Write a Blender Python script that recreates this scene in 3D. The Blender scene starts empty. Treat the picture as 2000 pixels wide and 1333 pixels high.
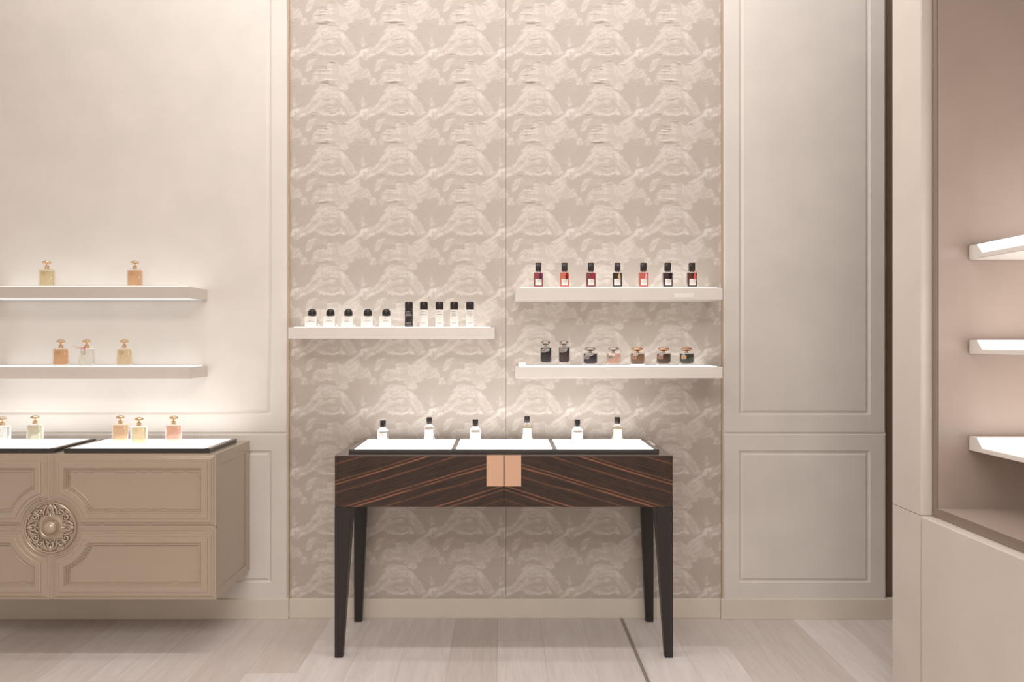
import bpy, bmesh, math, random
from mathutils import Vector, Matrix
random.seed(7)
PI = math.pi
C = bpy.context.scene.collection
# ---------------------------------------------------------------- camera model
F = 1511.0; CX = 985.0; CY = 667.0; CAMZ = 1.35
def at(px, py, D):                       # pixel + depth -> world point
    return Vector(((px-CX)*D/F, D, CAMZ-(py-CY)*D/F))
def X(px, D): return (px-CX)*D/F
def Z(py, D): return CAMZ-(py-CY)*D/F

# ---------------------------------------------------------------- materials
MATS = {}
class NT:
    def __init__(s, name):
        s.m = bpy.data.materials.new(name); s.m.use_nodes = True
        s.t = s.m.node_tree; s.t.nodes.clear()
        s.out = s.t.nodes.new('ShaderNodeOutputMaterial')
        MATS[name] = s.m
    def n(s, typ, **kw):
        nd = s.t.nodes.new(typ)
        for k, v in kw.items():
            setattr(nd, k, v)
        return nd
    def link(s, a, b): s.t.links.new(a, b)
    def inp(s, sock, v):
        if isinstance(v, bpy.types.NodeSocket): s.link(v, sock)
        elif v is not None: sock.default_value = v
    def math(s, op, a, b=None, c=None, clamp=False):
        nd = s.n('ShaderNodeMath', operation=op); nd.use_clamp = clamp
        s.inp(nd.inputs[0], a); s.inp(nd.inputs[1], b)
        if c is not None: s.inp(nd.inputs[2], c)
        return nd.outputs[0]
    def vmath(s, op, a, b=None):
        nd = s.n('ShaderNodeVectorMath', operation=op)
        s.inp(nd.inputs[0], a)
        if op == 'SCALE': s.inp(nd.inputs['Scale'], b)
        elif b is not None: s.inp(nd.inputs[1], b)
        return nd.outputs['Value'] if op in ('DOT_PRODUCT', 'LENGTH') else nd.outputs[0]
    def pos(s): return s.n('ShaderNodeTexCoord').outputs['Object']
    def sep(s, v):
        nd = s.n('ShaderNodeSeparateXYZ'); s.link(v, nd.inputs[0]); return nd.outputs
    def comb(s, x, y, z):
        nd = s.n('ShaderNodeCombineXYZ')
        s.inp(nd.inputs[0], x); s.inp(nd.inputs[1], y); s.inp(nd.inputs[2], z); return nd.outputs[0]
    def noise(s, vec, scale, detail=3, rough=.5, w=None, dist=0):
        nd = s.n('ShaderNodeTexNoise', noise_dimensions='4D' if w is not None else '3D')
        s.inp(nd.inputs['Vector'], vec); nd.inputs['Scale'].default_value = scale
        nd.inputs['Detail'].default_value = detail; nd.inputs['Roughness'].default_value = rough
        nd.inputs['Distortion'].default_value = dist
        if w is not None: s.inp(nd.inputs['W'], w)
        return nd.outputs
    def ramp(s, f, stops, interp='LINEAR'):
        nd = s.n('ShaderNodeValToRGB'); r = nd.color_ramp; r.interpolation = interp
        while len(r.elements) > 1: r.elements.remove(r.elements[0])
        r.elements[0].position = stops[0][0]; r.elements[0].color = stops[0][1]
        for p, c in stops[1:]:
            e = r.elements.new(p); e.color = c
        s.inp(nd.inputs[0], f); return nd.outputs[0]
    def mix(s, f, a, b):
        nd = s.n('ShaderNodeMix', data_type='RGBA')
        s.inp(nd.inputs[0], f); s.inp(nd.inputs[6], a); s.inp(nd.inputs[7], b); return nd.outputs[2]
    def maprange(s, v, a, b, c=0., d=1., smooth=False):
        nd = s.n('ShaderNodeMapRange'); nd.interpolation_type = 'SMOOTHSTEP' if smooth else 'LINEAR'
        s.inp(nd.inputs[0], v)
        for i, k in zip((1, 2, 3, 4), (a, b, c, d)): s.inp(nd.inputs[i], k)
        return nd.outputs[0]
    def pbsdf(s, col, rough=.5, metal=0, spec=.5, bump=None, bstr=.2, bdist=.002, coat=0):
        p = s.n('ShaderNodeBsdfPrincipled')
        s.inp(p.inputs['Base Color'], col); s.inp(p.inputs['Roughness'], rough)
        p.inputs['Metallic'].default_value = metal
        p.inputs['Specular IOR Level'].default_value = spec
        p.inputs['Coat Weight'].default_value = coat
        if bump is not None:
            b = s.n('ShaderNodeBump'); b.inputs['Strength'].default_value = bstr
            b.inputs['Distance'].default_value = bdist; s.link(bump, b.inputs['Height'])
            s.link(b.outputs[0], p.inputs['Normal'])
        s.link(p.outputs[0], s.out.inputs[0]); return p
def lin(c):
    return c/12.92 if c <= .04045 else ((c+.055)/1.055)**2.4
def rgb(r, g, b): return (lin(r/255), lin(g/255), lin(b/255), 1)

def paint(name, col, rough=.45, spec=.4, amount=.03):
    t = NT(name)
    n = t.noise(t.pos(), 6, 3)[0]
    k = t.maprange(n, .3, .7, 1-amount, 1+amount)
    c = t.n('ShaderNodeMix', data_type='RGBA', blend_type='MULTIPLY'); c.inputs[0].default_value = 1
    c.inputs[6].default_value = col; t.link(t.comb(k, k, k), c.inputs[7])
    fine = t.noise(t.pos(), 420, 2)[0]
    t.pbsdf(c.outputs[2], rough, spec=spec, bump=fine, bstr=.06, bdist=.0008)
    return t.m
paint('wall_paint', rgb(225, 219, 212), .42)
paint('shelf_lacquer', rgb(229, 223, 216), .35)
paint('dimmed_shelf_lacquer', rgb(205, 195, 185), .35)  # darker shelf lacquer: dim look against the bright wall put into the colour
paint('baseboard_paint', rgb(222, 213, 200), .45)
paint('cabinet_lacquer', rgb(217, 207, 197), .34)
paint('ceiling_paint', rgb(238, 230, 220), .7)
paint('case_lining', rgb(166, 150, 139), .3)
paint('dark_recess', rgb(118, 102, 88), .4)
paint('bronze_frame', rgb(140, 124, 112), .3)
paint('white_card', rgb(244, 240, 234), .4)

def champagne(name, col, rough=.34, metal=.35):
    t = NT(name)
    n = t.noise(t.pos(), 900, 2)[0]
    k = t.maprange(n, .2, .8, .95, 1.05)
    c = t.n('ShaderNodeMix', data_type='RGBA', blend_type='MULTIPLY'); c.inputs[0].default_value = 1
    c.inputs[6].default_value = col; t.link(t.comb(k, k, k), c.inputs[7])
    t.pbsdf(c.outputs[2], rough, metal, .5, bump=n, bstr=.08, bdist=.0005)
champagne('champagne_lacquer', rgb(188, 174, 157), .27, .5)
champagne('champagne_relief', rgb(190, 174, 156), .28, .5)

def metal(name, col, rough=.2):
    t = NT(name); n = t.noise(t.pos(), 300, 2)[0]
    t.pbsdf(col, t.maprange(n, 0, 1, rough*.8, rough*1.2), 1, .5)
metal('gold', rgb(228, 202, 170), .2)
metal('rose_gold', rgb(206, 168, 140), .12)
metal('chrome', rgb(176, 166, 160), .1)
metal('copper_plate', rgb(228, 190, 164), .42)

def plain(name, col, rough=.4, spec=.5, coat=0):
    t = NT(name); n = t.noise(t.pos(), 200, 2)[0]
    a = [x*.93 for x in col[:3]]+[1]; b = [min(1, x*1.07) for x in col[:3]]+[1]
    t.pbsdf(t.mix(n, a, b), rough, 0, spec, coat=coat)
plain('strip_metal', rgb(146, 137, 130), .45, .4)
plain('brass_bead', rgb(192, 168, 138), .4)
plain('case_floor_metal', rgb(178, 160, 148), .12, .7)
plain('ebony', rgb(44, 39, 37), .38, .4)
plain('tray_black', rgb(44, 39, 36), .16, .7)
plain('brown_top_sheen', rgb(104, 91, 84), .16, .7)  # dark tops coloured brown to stand in for the wall's grazing reflection
plain('cap_black', rgb(38, 33, 32), .3, .5)
plain('label_white', rgb(250, 247, 243), .5, .3)
plain('ink_dark', rgb(70, 62, 58), .6)
plain('ink_red', rgb(196, 120, 100), .6)
plain('ink_brown', rgb(176, 140, 100), .6)
plain('ink_white', rgb(240, 235, 230), .6)
plain('flacon_white', rgb(246, 243, 238), .35)
plain('flacon_black', rgb(44, 38, 35), .3)
plain('ribbon_pink', rgb(226, 110, 100), .6)
for nm, c in dict(purple=(68, 48, 96), wine=(118, 30, 42), crimson=(172, 48, 66), sand=(222, 184, 140), pink=(240, 176, 196),
                  black=(30, 26, 30), coral=(232, 92, 84)).items():
    plain('tassel_'+nm, rgb(*c), .7, .2)

def emis(name, col, st):
    t = NT(name)
    e = t.n('ShaderNodeEmission'); e.inputs[0].default_value = col; e.inputs[1].default_value = st
    n = t.noise(t.pos(), 3, 1)[0]
    t.link(t.maprange(n, 0, 1, st*.97, st*1.03), e.inputs[1])
    t.link(e.outputs[0], t.out.inputs[0])
emis('lit_acrylic', (1, .985, .965, 1), 3.3)
emis('lit_shelf_top', (1, .97, .93, 1), 2.0)
emis('lit_underside', (1, .96, .91, 1), .85)
emis('lit_left_shelf', (1, .97, .93, 1), 1.45)
emis('lit_case_shelf', (1, .96, .93, 1), 2.8)

def thin_glass(name, tint=(.97, .98, .97, 1), edge=(.92, .91, .90, 1), refr=.3):
    t = NT(name)
    lw = t.n('ShaderNodeLayerWeight'); lw.inputs[0].default_value = .35
    tr = t.n('ShaderNodeBsdfTransparent')
    t.link(t.mix(t.math('POWER', lw.outputs['Facing'], 2.2), tint, edge), tr.inputs[0])
    gl = t.n('ShaderNodeBsdfGlossy'); gl.inputs['Roughness'].default_value = .04
    gl.inputs[0].default_value = (1, 1, 1, 1)
    fr = t.n('ShaderNodeFresnel'); fr.inputs[0].default_value = 1.5
    rg = t.n('ShaderNodeBsdfGlass'); rg.inputs['IOR'].default_value = 1.42; rg.inputs['Roughness'].default_value = .01; rg.inputs['Color'].default_value = tint
    body = t.n('ShaderNodeMixShader'); body.inputs[0].default_value = refr
    t.link(tr.outputs[0], body.inputs[1]); t.link(rg.outputs[0], body.inputs[2])
    mx = t.n('ShaderNodeMixShader')
    front = t.math('SUBTRACT', 1., t.n('ShaderNodeNewGeometry').outputs['Backfacing'])
    t.link(t.math('MULTIPLY', t.math('MULTIPLY', fr.outputs[0], .9), front, clamp=True), mx.inputs[0])
    t.link(body.outputs[0], mx.inputs[1]); t.link(gl.outputs[0], mx.inputs[2])
    t.link(mx.outputs[0], t.out.inputs[0])
thin_glass('clear_glass', refr=.15)
thin_glass('thick_glass', (.985, .985, .98, 1), (.90, .885, .87, 1), .5)
def liquid(name, col, body=.35, rough=.05):
    t = NT(name)
    n = t.noise(t.pos(), 40, 1)[0]
    c2 = t.mix(t.maprange(n, .3, .7, 0, .25), col, [x*.85 for x in col[:3]]+[1])
    tr = t.n('ShaderNodeBsdfTransparent'); t.link(c2, tr.inputs[0])
    d0 = t.n('ShaderNodeBsdfDiffuse'); t.link(c2, d0.inputs[0])
    tl = t.n('ShaderNodeBsdfTranslucent'); t.link(c2, tl.inputs[0])
    df = t.n('ShaderNodeMixShader'); t.link(d0.outputs[0], df.inputs[1]); t.link(tl.outputs[0], df.inputs[2])
    m1 = t.n('ShaderNodeMixShader'); m1.inputs[0].default_value = body
    t.link(tr.outputs[0], m1.inputs[1]); t.link(df.outputs[0], m1.inputs[2])
    gl = t.n('ShaderNodeBsdfGlossy'); gl.inputs['Roughness'].default_value = rough
    fr = t.n('ShaderNodeFresnel'); fr.inputs[0].default_value = 1.33
    m2 = t.n('ShaderNodeMixShader'); t.link(t.math('MULTIPLY', fr.outputs[0], t.math('SUBTRACT', 1., t.n('ShaderNodeNewGeometry').outputs['Backfacing'])), m2.inputs[0])
    t.link(m1.outputs[0], m2.inputs[1]); t.link(gl.outputs[0], m2.inputs[2])
    t.link(m2.outputs[0], t.out.inputs[0])
def liq(name, r, g, b, body=.4):
    k = .5 if body < .45 else (.62 if body < .7 else .85)      # light passes two skins of a pale liquid
    liquid(name, [c**k for c in rgb(r, g, b)[:3]]+[1], body*.85)
liq('juice_straw', 232, 214, 168, .3); liq('juice_apricot', 232, 182, 132, .35); liq('juice_clear', 250, 248, 243, .08)
liq('juice_honey', 240, 216, 176, .3); liq('juice_sage', 212, 208, 182, .3); liq('juice_amber', 224, 184, 142, .35)
liq('juice_olive', 200, 178, 138, .35); liq('juice_rose', 232, 176, 152, .35); liq('juice_silver', 196, 194, 190, .2)
liq('glass_berry', 176, 70, 82, .55); liq('glass_coral', 236, 130, 100, .5); liq('glass_crimson', 150, 50, 56, .6)
liq('glass_umber', 72, 44, 38, .8); liq('glass_salmon', 228, 118, 100, .5); liq('glass_maroon', 84, 44, 46, .75)
liq('glass_russet', 126, 64, 48, .7)
liq('juice_ink', 36, 24, 34, .9); liq('juice_oxblood', 72, 40, 36, .85); liq('juice_plum', 52, 34, 56, .85)
liq('juice_blush', 226, 178, 156, .4); liq('juice_bronze', 150, 112, 84, .55); liq('juice_tobacco', 98, 68, 46, .75)
liq('juice_moss', 84, 84, 62, .7); liq('juice_pale_gold', 226, 208, 178, .3)

# --- wallpaper: the print factor is stored on the embossed paper mesh, colours come from nodes
def wallpaper():
    t = NT('damask_wallpaper')
    at_ = t.n('ShaderNodeAttribute'); at_.attribute_name = 'print'
    P = t.pos(); s = t.sep(P)
    n = t.noise(t.vmath('MULTIPLY', P, (1, 1, 1)), 260, 3, .6)[0]
    f = t.math('ADD', at_.outputs['Fac'], t.math('MULTIPLY_ADD', n, .16, -.08))
    c = t.ramp(f, [(0., rgb(188, 177, 167)), (.25, rgb(195, 184, 174)), (.5, rgb(205, 195, 186)), (.75, rgb(215, 207, 199)), (1., rgb(232, 226, 219))])
    weave = t.n('ShaderNodeTexWave'); weave.inputs['Scale'].default_value = 150; weave.bands_direction = 'Z'
    t.link(P, weave.inputs[0])
    t.pbsdf(c, .45, 0, .35, bump=t.math('ADD', t.math('MULTIPLY', weave.outputs[1], .2), n), bstr=.18, bdist=.0006)
wallpaper()

def floor_mat():
    t = NT('pale_oak_planks')
    s = t.sep(t.pos())
    u = t.math('DIVIDE', t.math('ADD', s[0], .0298+20.4), .204)
    i = t.math('FLOOR', u); fu = t.math('FRACT', u)
    wn = t.n('ShaderNodeTexWhiteNoise', noise_dimensions='1D'); t.link(i, wn.inputs['W'])
    v = t.math('DIVIDE', t.math('ADD', s[1], t.math('MULTIPLY', wn.outputs[0], 2.1)), 2.1)
    j = t.math('FLOOR', v); fv = t.math('FRACT', v)
    w2 = t.n('ShaderNodeTexWhiteNoise', noise_dimensions='2D'); t.link(t.comb(i, j, 0.), w2.inputs['Vector'])
    seed = t.math('MULTIPLY', w2.outputs[0], 37.)
    g1 = t.noise(t.comb(t.math('ADD', t.math('MULTIPLY', s[0], 16.), seed), t.math('MULTIPLY', s[1], 1.6), seed), 1.3, 5, .6, dist=1.4)[0]
    g2 = t.noise(t.comb(t.math('MULTIPLY', s[0], 150.), t.math('MULTIPLY', s[1], 5.), seed), 1, 3, .6)[0]
    tone = t.mix(w2.outputs[0], rgb(210, 199, 193), rgb(231, 224, 222))
    tone = t.mix(t.maprange(g1, .35, .65, 0, .35), tone, rgb(190, 172, 160))
    tone = t.mix(t.maprange(g2, .4, .75, 0, .22), tone, rgb(238, 230, 222))
    eu = t.math('MINIMUM', fu, t.math('SUBTRACT', 1., fu)); ev = t.math('MINIMUM', fv, t.math('SUBTRACT', 1., fv))
    seam = t.math('MINIMUM', t.math('MULTIPLY', eu, .204), t.math('MULTIPLY', ev, 2.1))
    sm = t.maprange(seam, .0004, .0016, 0, 1)
    tone = t.mix(sm, t.mix(.35, tone, rgb(150, 130, 116)), tone)
    t.pbsdf(tone, .42, 0, .35, bump=t.math('ADD', t.math('MULTIPLY', g2, .25), sm), bstr=.2, bdist=.001)
floor_mat()

def veneer():
    t = NT('macassar_veneer')
    s = t.sep(t.pos()); sc = F/3.297
    ax = t.math('ABSOLUTE', t.math('ADD', s[0], .002))
    al = t.math('MULTIPLY', ax, sc)
    k = t.math('ADD', t.math('MULTIPLY_ADD', s[2], -sc, .8634*sc), t.math('MULTIPLY_ADD', al, -.305, .305*330))
    wv = t.noise(t.comb(t.math('MULTIPLY', al, .006), t.math('MULTIPLY', k, .02), 3.), 1, 2)[0]
    k = t.math('MULTIPLY_ADD', t.math('SUBTRACT', wv, .5), 9., k)
    lines = [(17, 2.2, .35), (51, 1.8, .45), (57, 2., .9), (74, 2, .45), (107, 1.7, .75), (113.5, 2.4, .8), (131, 2.5, .35), (160, 1.8, .85), (168, 2, .6), (186, 1.5, .3)]
    st = [(0., (0, 0, 0, 1))]
    for c_, w, a in lines: st += [((c_-w)/205, (0, 0, 0, 1)), (c_/205, (a, a, a, 1)), ((c_+w)/205, (0, 0, 0, 1))]
    ln = t.ramp(t.math('DIVIDE', k, 205.), st)
    g = t.noise(t.comb(t.math('MULTIPLY', al, .012), t.math('MULTIPLY', k, .35), 0.), 1, 4, .65)[0]
    g2 = t.noise(t.comb(t.math('MULTIPLY', al, .03), t.math('MULTIPLY', k, .09), 7.), 1, 3, .6)[0]
    base = t.mix(t.maprange(g, .35, .7, 0, 1), rgb(46, 36, 32), rgb(72, 54, 45))
    base = t.mix(t.maprange(g2, .5, .75, 0, .5), base, rgb(84, 62, 50))
    br = t.noise(t.comb(t.math('MULTIPLY', al, .02), t.math('MULTIPLY', k, .1), 11.), 1, 2)[0]
    f = t.math('MULTIPLY', ln, t.maprange(br, .3, .6, .35, 1.1))
    t.pbsdf(t.mix(f, base, rgb(168, 112, 82)), .32, 0, .35)
veneer()

# ---------------------------------------------------------------- geometry helpers
def link(name, me, mat, parent=None):
    o = bpy.data.objects.new(name, me); C.objects.link(o)
    for m in (mat if isinstance(mat, (list, tuple)) else [mat]):
        me.materials.append(MATS[m])
    if parent: o.parent = parent
    return o
def obj(name, bm, mat, parent=None, smooth=None):
    bmesh.ops.recalc_face_normals(bm, faces=bm.faces)
    if smooth is not None:
        for e in bm.edges:
            e.smooth = len(e.link_faces) == 2 and e.calc_face_angle(0) < math.radians(smooth)
        for f in bm.faces: f.smooth = True
    me = bpy.data.meshes.new(name); bm.to_mesh(me); bm.free()
    return link(name, me, mat, parent)
def bx(bm, x0, x1, y0, y1, z0, z1, bev=0, mi=0):
    r = bmesh.ops.create_cube(bm, size=1)
    vs = r['verts']
    for v in vs:
        v.co = Vector((x0+(v.co.x+.5)*(x1-x0), y0+(v.co.y+.5)*(y1-y0), z0+(v.co.z+.5)*(z1-z0)))
    fs = set(f for v in vs for f in v.link_faces)
    for f in fs: f.material_index = mi
    if bev:
        es = set(e for v in vs for e in v.link_edges)
        bmesh.ops.bevel(bm, geom=list(es), offset=bev, segments=2, affect='EDGES', profile=.5)
    return bm
def box(name, x0, x1, y0, y1, z0, z1, mat, parent=None, bev=.0015):
    return obj(name, bx(bmesh.new(), x0, x1, y0, y1, z0, z1, bev), mat, parent)
def rrect(w, d, r, n=4):
    r = min(r, w/2-1e-5, d/2-1e-5); pts = []
    for cx, cy, a0 in ((w/2-r, d/2-r, 0), (-w/2+r, d/2-r, 90), (-w/2+r, -d/2+r, 180), (w/2-r, -d/2+r, 270)):
        for k in range(n+1):
            a = math.radians(a0+90*k/n); pts.append((cx+r*math.cos(a), cy+r*math.sin(a)))
    return pts
def loft(secs, bm=None, n=4, cx=0, cy=0):       # secs: (z, w, d, r)
    bm = bm or bmesh.new(); prev = None
    for z, w, d, r in secs:
        ring = [bm.verts.new((cx+x, cy+y, z)) for x, y in rrect(w, d, r, n)]
        if prev:
            for a in range(len(ring)):
                b = (a+1) % len(ring); bm.faces.new((prev[a], prev[b], ring[b], ring[a]))
        else: bm.faces.new(list(reversed(ring)))
        prev = ring
    bm.faces.new(prev); return bm
def lathe(prof, bm=None, n=28, cx=0, cy=0):      # prof: (r, z) bottom to top
    bm = bm or bmesh.new(); prev = None
    for r, z in prof:
        ring = [bm.verts.new((cx+r*math.cos(2*PI*k/n), cy+r*math.sin(2*PI*k/n), z)) for k in range(n)]
        if prev:
            for a in range(n):
                b = (a+1) % n; bm.faces.new((prev[a], prev[b], ring[b], ring[a]))
        else: bm.faces.new(list(reversed(ring)))
        prev = ring
    bm.faces.new(prev); return bm
def tube(bm, pts, rads, n=8, flat=1.0):
    pts = [Vector(p) for p in pts]; prev = None
    for i, p in enumerate(pts):
        t = (pts[min(i+1, len(pts)-1)]-pts[max(i-1, 0)]).normalized()
        up = Vector((0, 1, 0)) if abs(t.y) < .9 else Vector((1, 0, 0))
        a = t.cross(up).normalized(); b = t.cross(a).normalized()
        r = rads[i] if isinstance(rads, (list, tuple)) else rads
        ring = [bm.verts.new(p+a*r*math.cos(2*PI*k/n)+b*r*flat*math.sin(2*PI*k/n)) for k in range(n)]
        if prev:
            for k in range(n):
                m = (k+1) % n; bm.faces.new((prev[k], prev[m], ring[m], ring[k]))
        else: bm.faces.new(list(reversed(ring)))
        prev = ring
    bm.faces.new(prev); return bm
def empty(name, loc, label, cat, group=None, rotz=0):
    o = bpy.data.objects.new(name, None); C.objects.link(o); o.location = loc; o.rotation_euler = (0, 0, rotz)
    o.empty_display_size = .02
    o['label'] = label; o['category'] = cat
    if group: o['group'] = group
    return o
def tag(o, label, cat, group=None):
    o['label'] = label; o['category'] = cat
    if group: o['group'] = group
    return o
def struct(o):
    o['kind'] = 'structure'; return o
def text_mesh(lines, yoff, cyl=0):      # lines: (text, size, z); faces -Y, wrapped on a cylinder of radius cyl
    bm = bmesh.new()
    for body, size, z in lines:
        cu = bpy.data.curves.new('lettering', 'FONT'); cu.body = body; cu.size = size
        cu.align_x = 'CENTER'; cu.align_y = 'CENTER'; cu.resolution_u = 1
        tmp = bpy.data.objects.new('lettering_source', cu); C.objects.link(tmp)
        dg = bpy.context.evaluated_depsgraph_get()
        me = bpy.data.meshes.new_from_object(tmp.evaluated_get(dg))
        bpy.data.objects.remove(tmp); bpy.data.curves.remove(cu)
        for v in me.vertices:
            x, y = v.co.x, v.co.y
            yy = -yoff if not cyl else -math.sqrt(max(cyl*cyl-x*x, 0))-.0004
            v.co = Vector((x, yy, z+y))
        bm.from_mesh(me); bpy.data.meshes.remove(me)
    return bm
def text_obj(lines, yoff, mat, parent, cyl=0):
    bm = text_mesh(lines, yoff, cyl)
    for f in bm.faces: pass
    me = bpy.data.meshes.new('lettering'); bm.to_mesh(me); bm.free()
    return link('lettering', me, mat, parent)

# ---------------------------------------------------------------- room shell
WL = 3.76; WP = 3.775; BB = 3.75; CEIL = 3.55
XL, XR, YB = -3.4, 2.6, -3.2
bm = bmesh.new(); bx(bm, XL-.1, XR+.1, YB-.1, 4.3, -.08, 0); struct(obj('floor', bm, 'pale_oak_planks'))
bm = bmesh.new(); bx(bm, XL-.1, XR+.1, YB-.1, 4.3, CEIL, CEIL+.08); struct(obj('ceiling', bm, 'ceiling_paint'))
struct(box('wall_left', XL-.1, XL, YB, 4.3, 0, CEIL, 'wall_paint', bev=0))
struct(box('wall_right', XR, XR+.1, YB, 4.3, 0, CEIL, 'wall_paint', bev=0))
struct(box('wall_rear', XL, XR, YB-.1, YB, 0, CEIL, 'wall_paint', bev=0))

def routed(bm, x0, x1, z0, z1, y, grooves, back=.025, ch=.009):
    """panel slab facing -Y with chamfered edge and routed rectangular groove(s) [(gx0,gx1,gz0,gz1)] (one per slab)"""
    gx0, gx1, gz0, gz1 = grooves
    def ring(a, b, c, d, yy): return [bm.verts.new((p, yy, q)) for p, q in ((a, c), (b, c), (b, d), (a, d))]
    rings = [ring(x0, x1, z0, z1, y+back), ring(x0, x1, z0, z1, y+ch), ring(x0+ch, x1-ch, z0+ch, z1-ch, y)]
    for d, h in ((0, 0), (.0105, .0085), (.012, .0085), (.0235, .0003)):
        rings.append(ring(gx0+d, gx1-d, gz0+d, gz1-d, y+h))
    for a, b in zip(rings, rings[1:]):
        for k in range(4):
            m = (k+1) % 4; bm.faces.new((a[k], a[m], b[m], b[k]))
    bm.faces.new(rings[-1]); bm.faces.new(list(reversed(rings[0])))
SW = F/WL
def zx(py): return CAMZ-(py-CY)/SW
def xx(px): return (px-CX)/SW
bm = bmesh.new()
routed(bm, XL, xx(562.5), zx(847.5), CEIL, WL, (-3.2, xx(530.5), zx(811), CEIL-.25))
routed(bm, XL, xx(562.5), .05, zx(846.5), WL, (-3.2, xx(530.5), zx(1139), zx(880)))
struct(obj('wall_back_left', bm, 'wall_paint'))
bm = bmesh.new()
routed(bm, xx(1412), xx(1730.5), zx(847.5), CEIL, WL, (xx(1443), xx(1700), zx(811), CEIL-.25))
routed(bm, xx(1412), xx(1731.5), .05, zx(846.5), WL, (xx(1443), xx(1700), zx(1139), zx(880)))
struct(obj('wall_back_right', bm, 'wall_paint'))
# wallpapered middle bay in two drops
XS = X(988, WP)
import numpy as np
def paper_tile():
    PX, PY, Q = 134.3, 117.0, 2                       # period in design units, samples per unit
    W, H = int(PX*Q), int(PY*Q)
    gx, gy = np.meshgrid((np.arange(W)+.5)*PX/W, (np.arange(H)+.5)*PY/H)
    rs = np.random.RandomState(5)
    def pnoise(cx, cy, octv=4, rough=.55):            # tiling value noise
        out = np.zeros((H, W)); amp = 1.; tot = 0
        for o in range(octv):
            nx, ny = cx*2**o, cy*2**o
            g = rs.rand(ny, nx)
            u = gx/PX*nx; v = gy/PY*ny
            i, j = np.floor(u).astype(int), np.floor(v).astype(int); fu, fv = u-i, v-j
            fu = fu*fu*(3-2*fu); fv = fv*fv*(3-2*fv)
            a = g[j % ny, i % nx]; b = g[j % ny, (i+1) % nx]; c = g[(j+1) % ny, i % nx]; d = g[(j+1) % ny, (i+1) % nx]
            out += amp*((a*(1-fu)+b*fu)*(1-fv)+(c*(1-fu)+d*fu)*fv); tot += amp; amp *= rough
        return out/tot-.5
    wx = gx+pnoise(6, 5)*11+pnoise(22, 20, 3)*7.5; wy = gy+pnoise(6, 5)*9+pnoise(22, 20, 3)*7.5
    hx, hy = gx+(wx-gx)*.42, gy+(wy-gy)*.42
    def polysd(P):                                     # signed distance, wrapped
        best = np.full((H, W), 1e3)
        for ox in (-PX, 0, PX):
            for oy in (-PY, 0, PY):
                x, y = wx-ox, wy-oy
                d = np.full((H, W), 1e6); ins = np.zeros((H, W), bool)
                for k in range(len(P)):
                    ax, ay = P[k]; bx_, by_ = P[(k+1) % len(P)]
                    ex, ey = bx_-ax, by_-ay
                    h = np.clip(((x-ax)*ex+(y-ay)*ey)/(ex*ex+ey*ey+1e-9), 0, 1)
                    d = np.minimum(d, (x-ax-h*ex)**2+(y-ay-h*ey)**2)
                    if ay != by_:
                        c = ((ay > y) != (by_ > y)) & (x < (bx_-ax)*(y-ay)/(by_-ay)+ax)
                        ins ^= c
                d = np.sqrt(d); best = np.minimum(best, np.where(ins, -d, d))
        return best
    def strokesd(S, r):
        best = np.full((H, W), 1e3)
        for ox in (-PX, 0, PX):
            for oy in (-PY, 0, PY):
                x, y = hx-ox, hy-oy
                for k in range(len(S)-1):
                    ax, ay = S[k]; ex, ey = S[k+1][0]-ax, S[k+1][1]-ay
                    h = np.clip(((x-ax)*ex+(y-ay)*ey)/(ex*ex+ey*ey+1e-9), 0, 1)
                    best = np.minimum(best, np.hypot(x-ax-h*ex, y-ay-h*ey)-r)
        return best
    def cov(d, w=1.2): return np.clip(.5-d/(2*w*1.5), 0, 1)
    def fnoise(U, V, cx, cy, octv=3, rough=.6):          # tiling noise on integer-sheared coordinates
        out = np.zeros((H, W)); amp = 1.; tot = 0
        for o in range(octv):
            nx, ny = cx*2**o, cy*2**o
            g = rs.rand(ny, nx); u = U*nx; v = V*ny
            i, j = np.floor(u).astype(int), np.floor(v).astype(int); fu, fv = u-i, v-j
            fu = fu*fu*(3-2*fu); fv = fv*fv*(3-2*fv)
            a = g[j % ny, i % nx]; b = g[j % ny, (i+1) % nx]; c = g[(j+1) % ny, i % nx]; d = g[(j+1) % ny, (i+1) % nx]
            out += amp*((a*(1-fu)+b*fu)*(1-fv)+(c*(1-fu)+d*fu)*fv); tot += amp; amp *= rough
        return out/tot-.5
    img = np.zeros((H, W))+.04+pnoise(4, 3)*.18+pnoise(20, 18)*.10
    mid = [([(38.6, 75.5), (65, 80), (63, 91), (45, 92), (35, 88)], .26),
           ([(112.4, 82.5), (122.9, 77.3), (126.4, 82.5), (124.7, 93.1), (129.9, 98.3), (138.7, 100), (144, 105.4), (147.5, 114.1), (158, 121.2), (159.8, 130), (154.5, 131.7), (147.5, 130.8),
             (144.9, 122.9), (138.7, 116.8), (126.4, 116.8), (112.4, 122.9), (103.6, 126.4), (102.7, 135.2), (96.6, 140.5), (87.8, 137), (79, 131.7), (77.3, 122.9), (60, 121), (38.6, 122.9),
             (35, 130), (26.3, 130.8), (28, 122.9), (35, 108.9), (40.4, 101.8), (61.5, 101), (63.2, 91.3), (73.7, 87.8), (82.5, 87.8), (89.6, 93), (95.7, 92.2), (98.3, 89.6)], .47),
           ([(19.3, 91.3), (26.3, 79), (38.6, 75.5), (43.9, 77.3), (31.6, 93), (26.3, 103.6), (19.3, 108), (16.7, 100)], .5)]
    swirl = pnoise(14, 12, 4, .6)
    for P, v in mid:
        sd = polysd(P); c = cov(sd, 1.1)
        img = np.maximum(img, c*v+c*swirl*.34)+.13*np.exp(-((sd+1.6)/1.1)**2)*(.6+2*swirl)*(v > .4)
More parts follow.
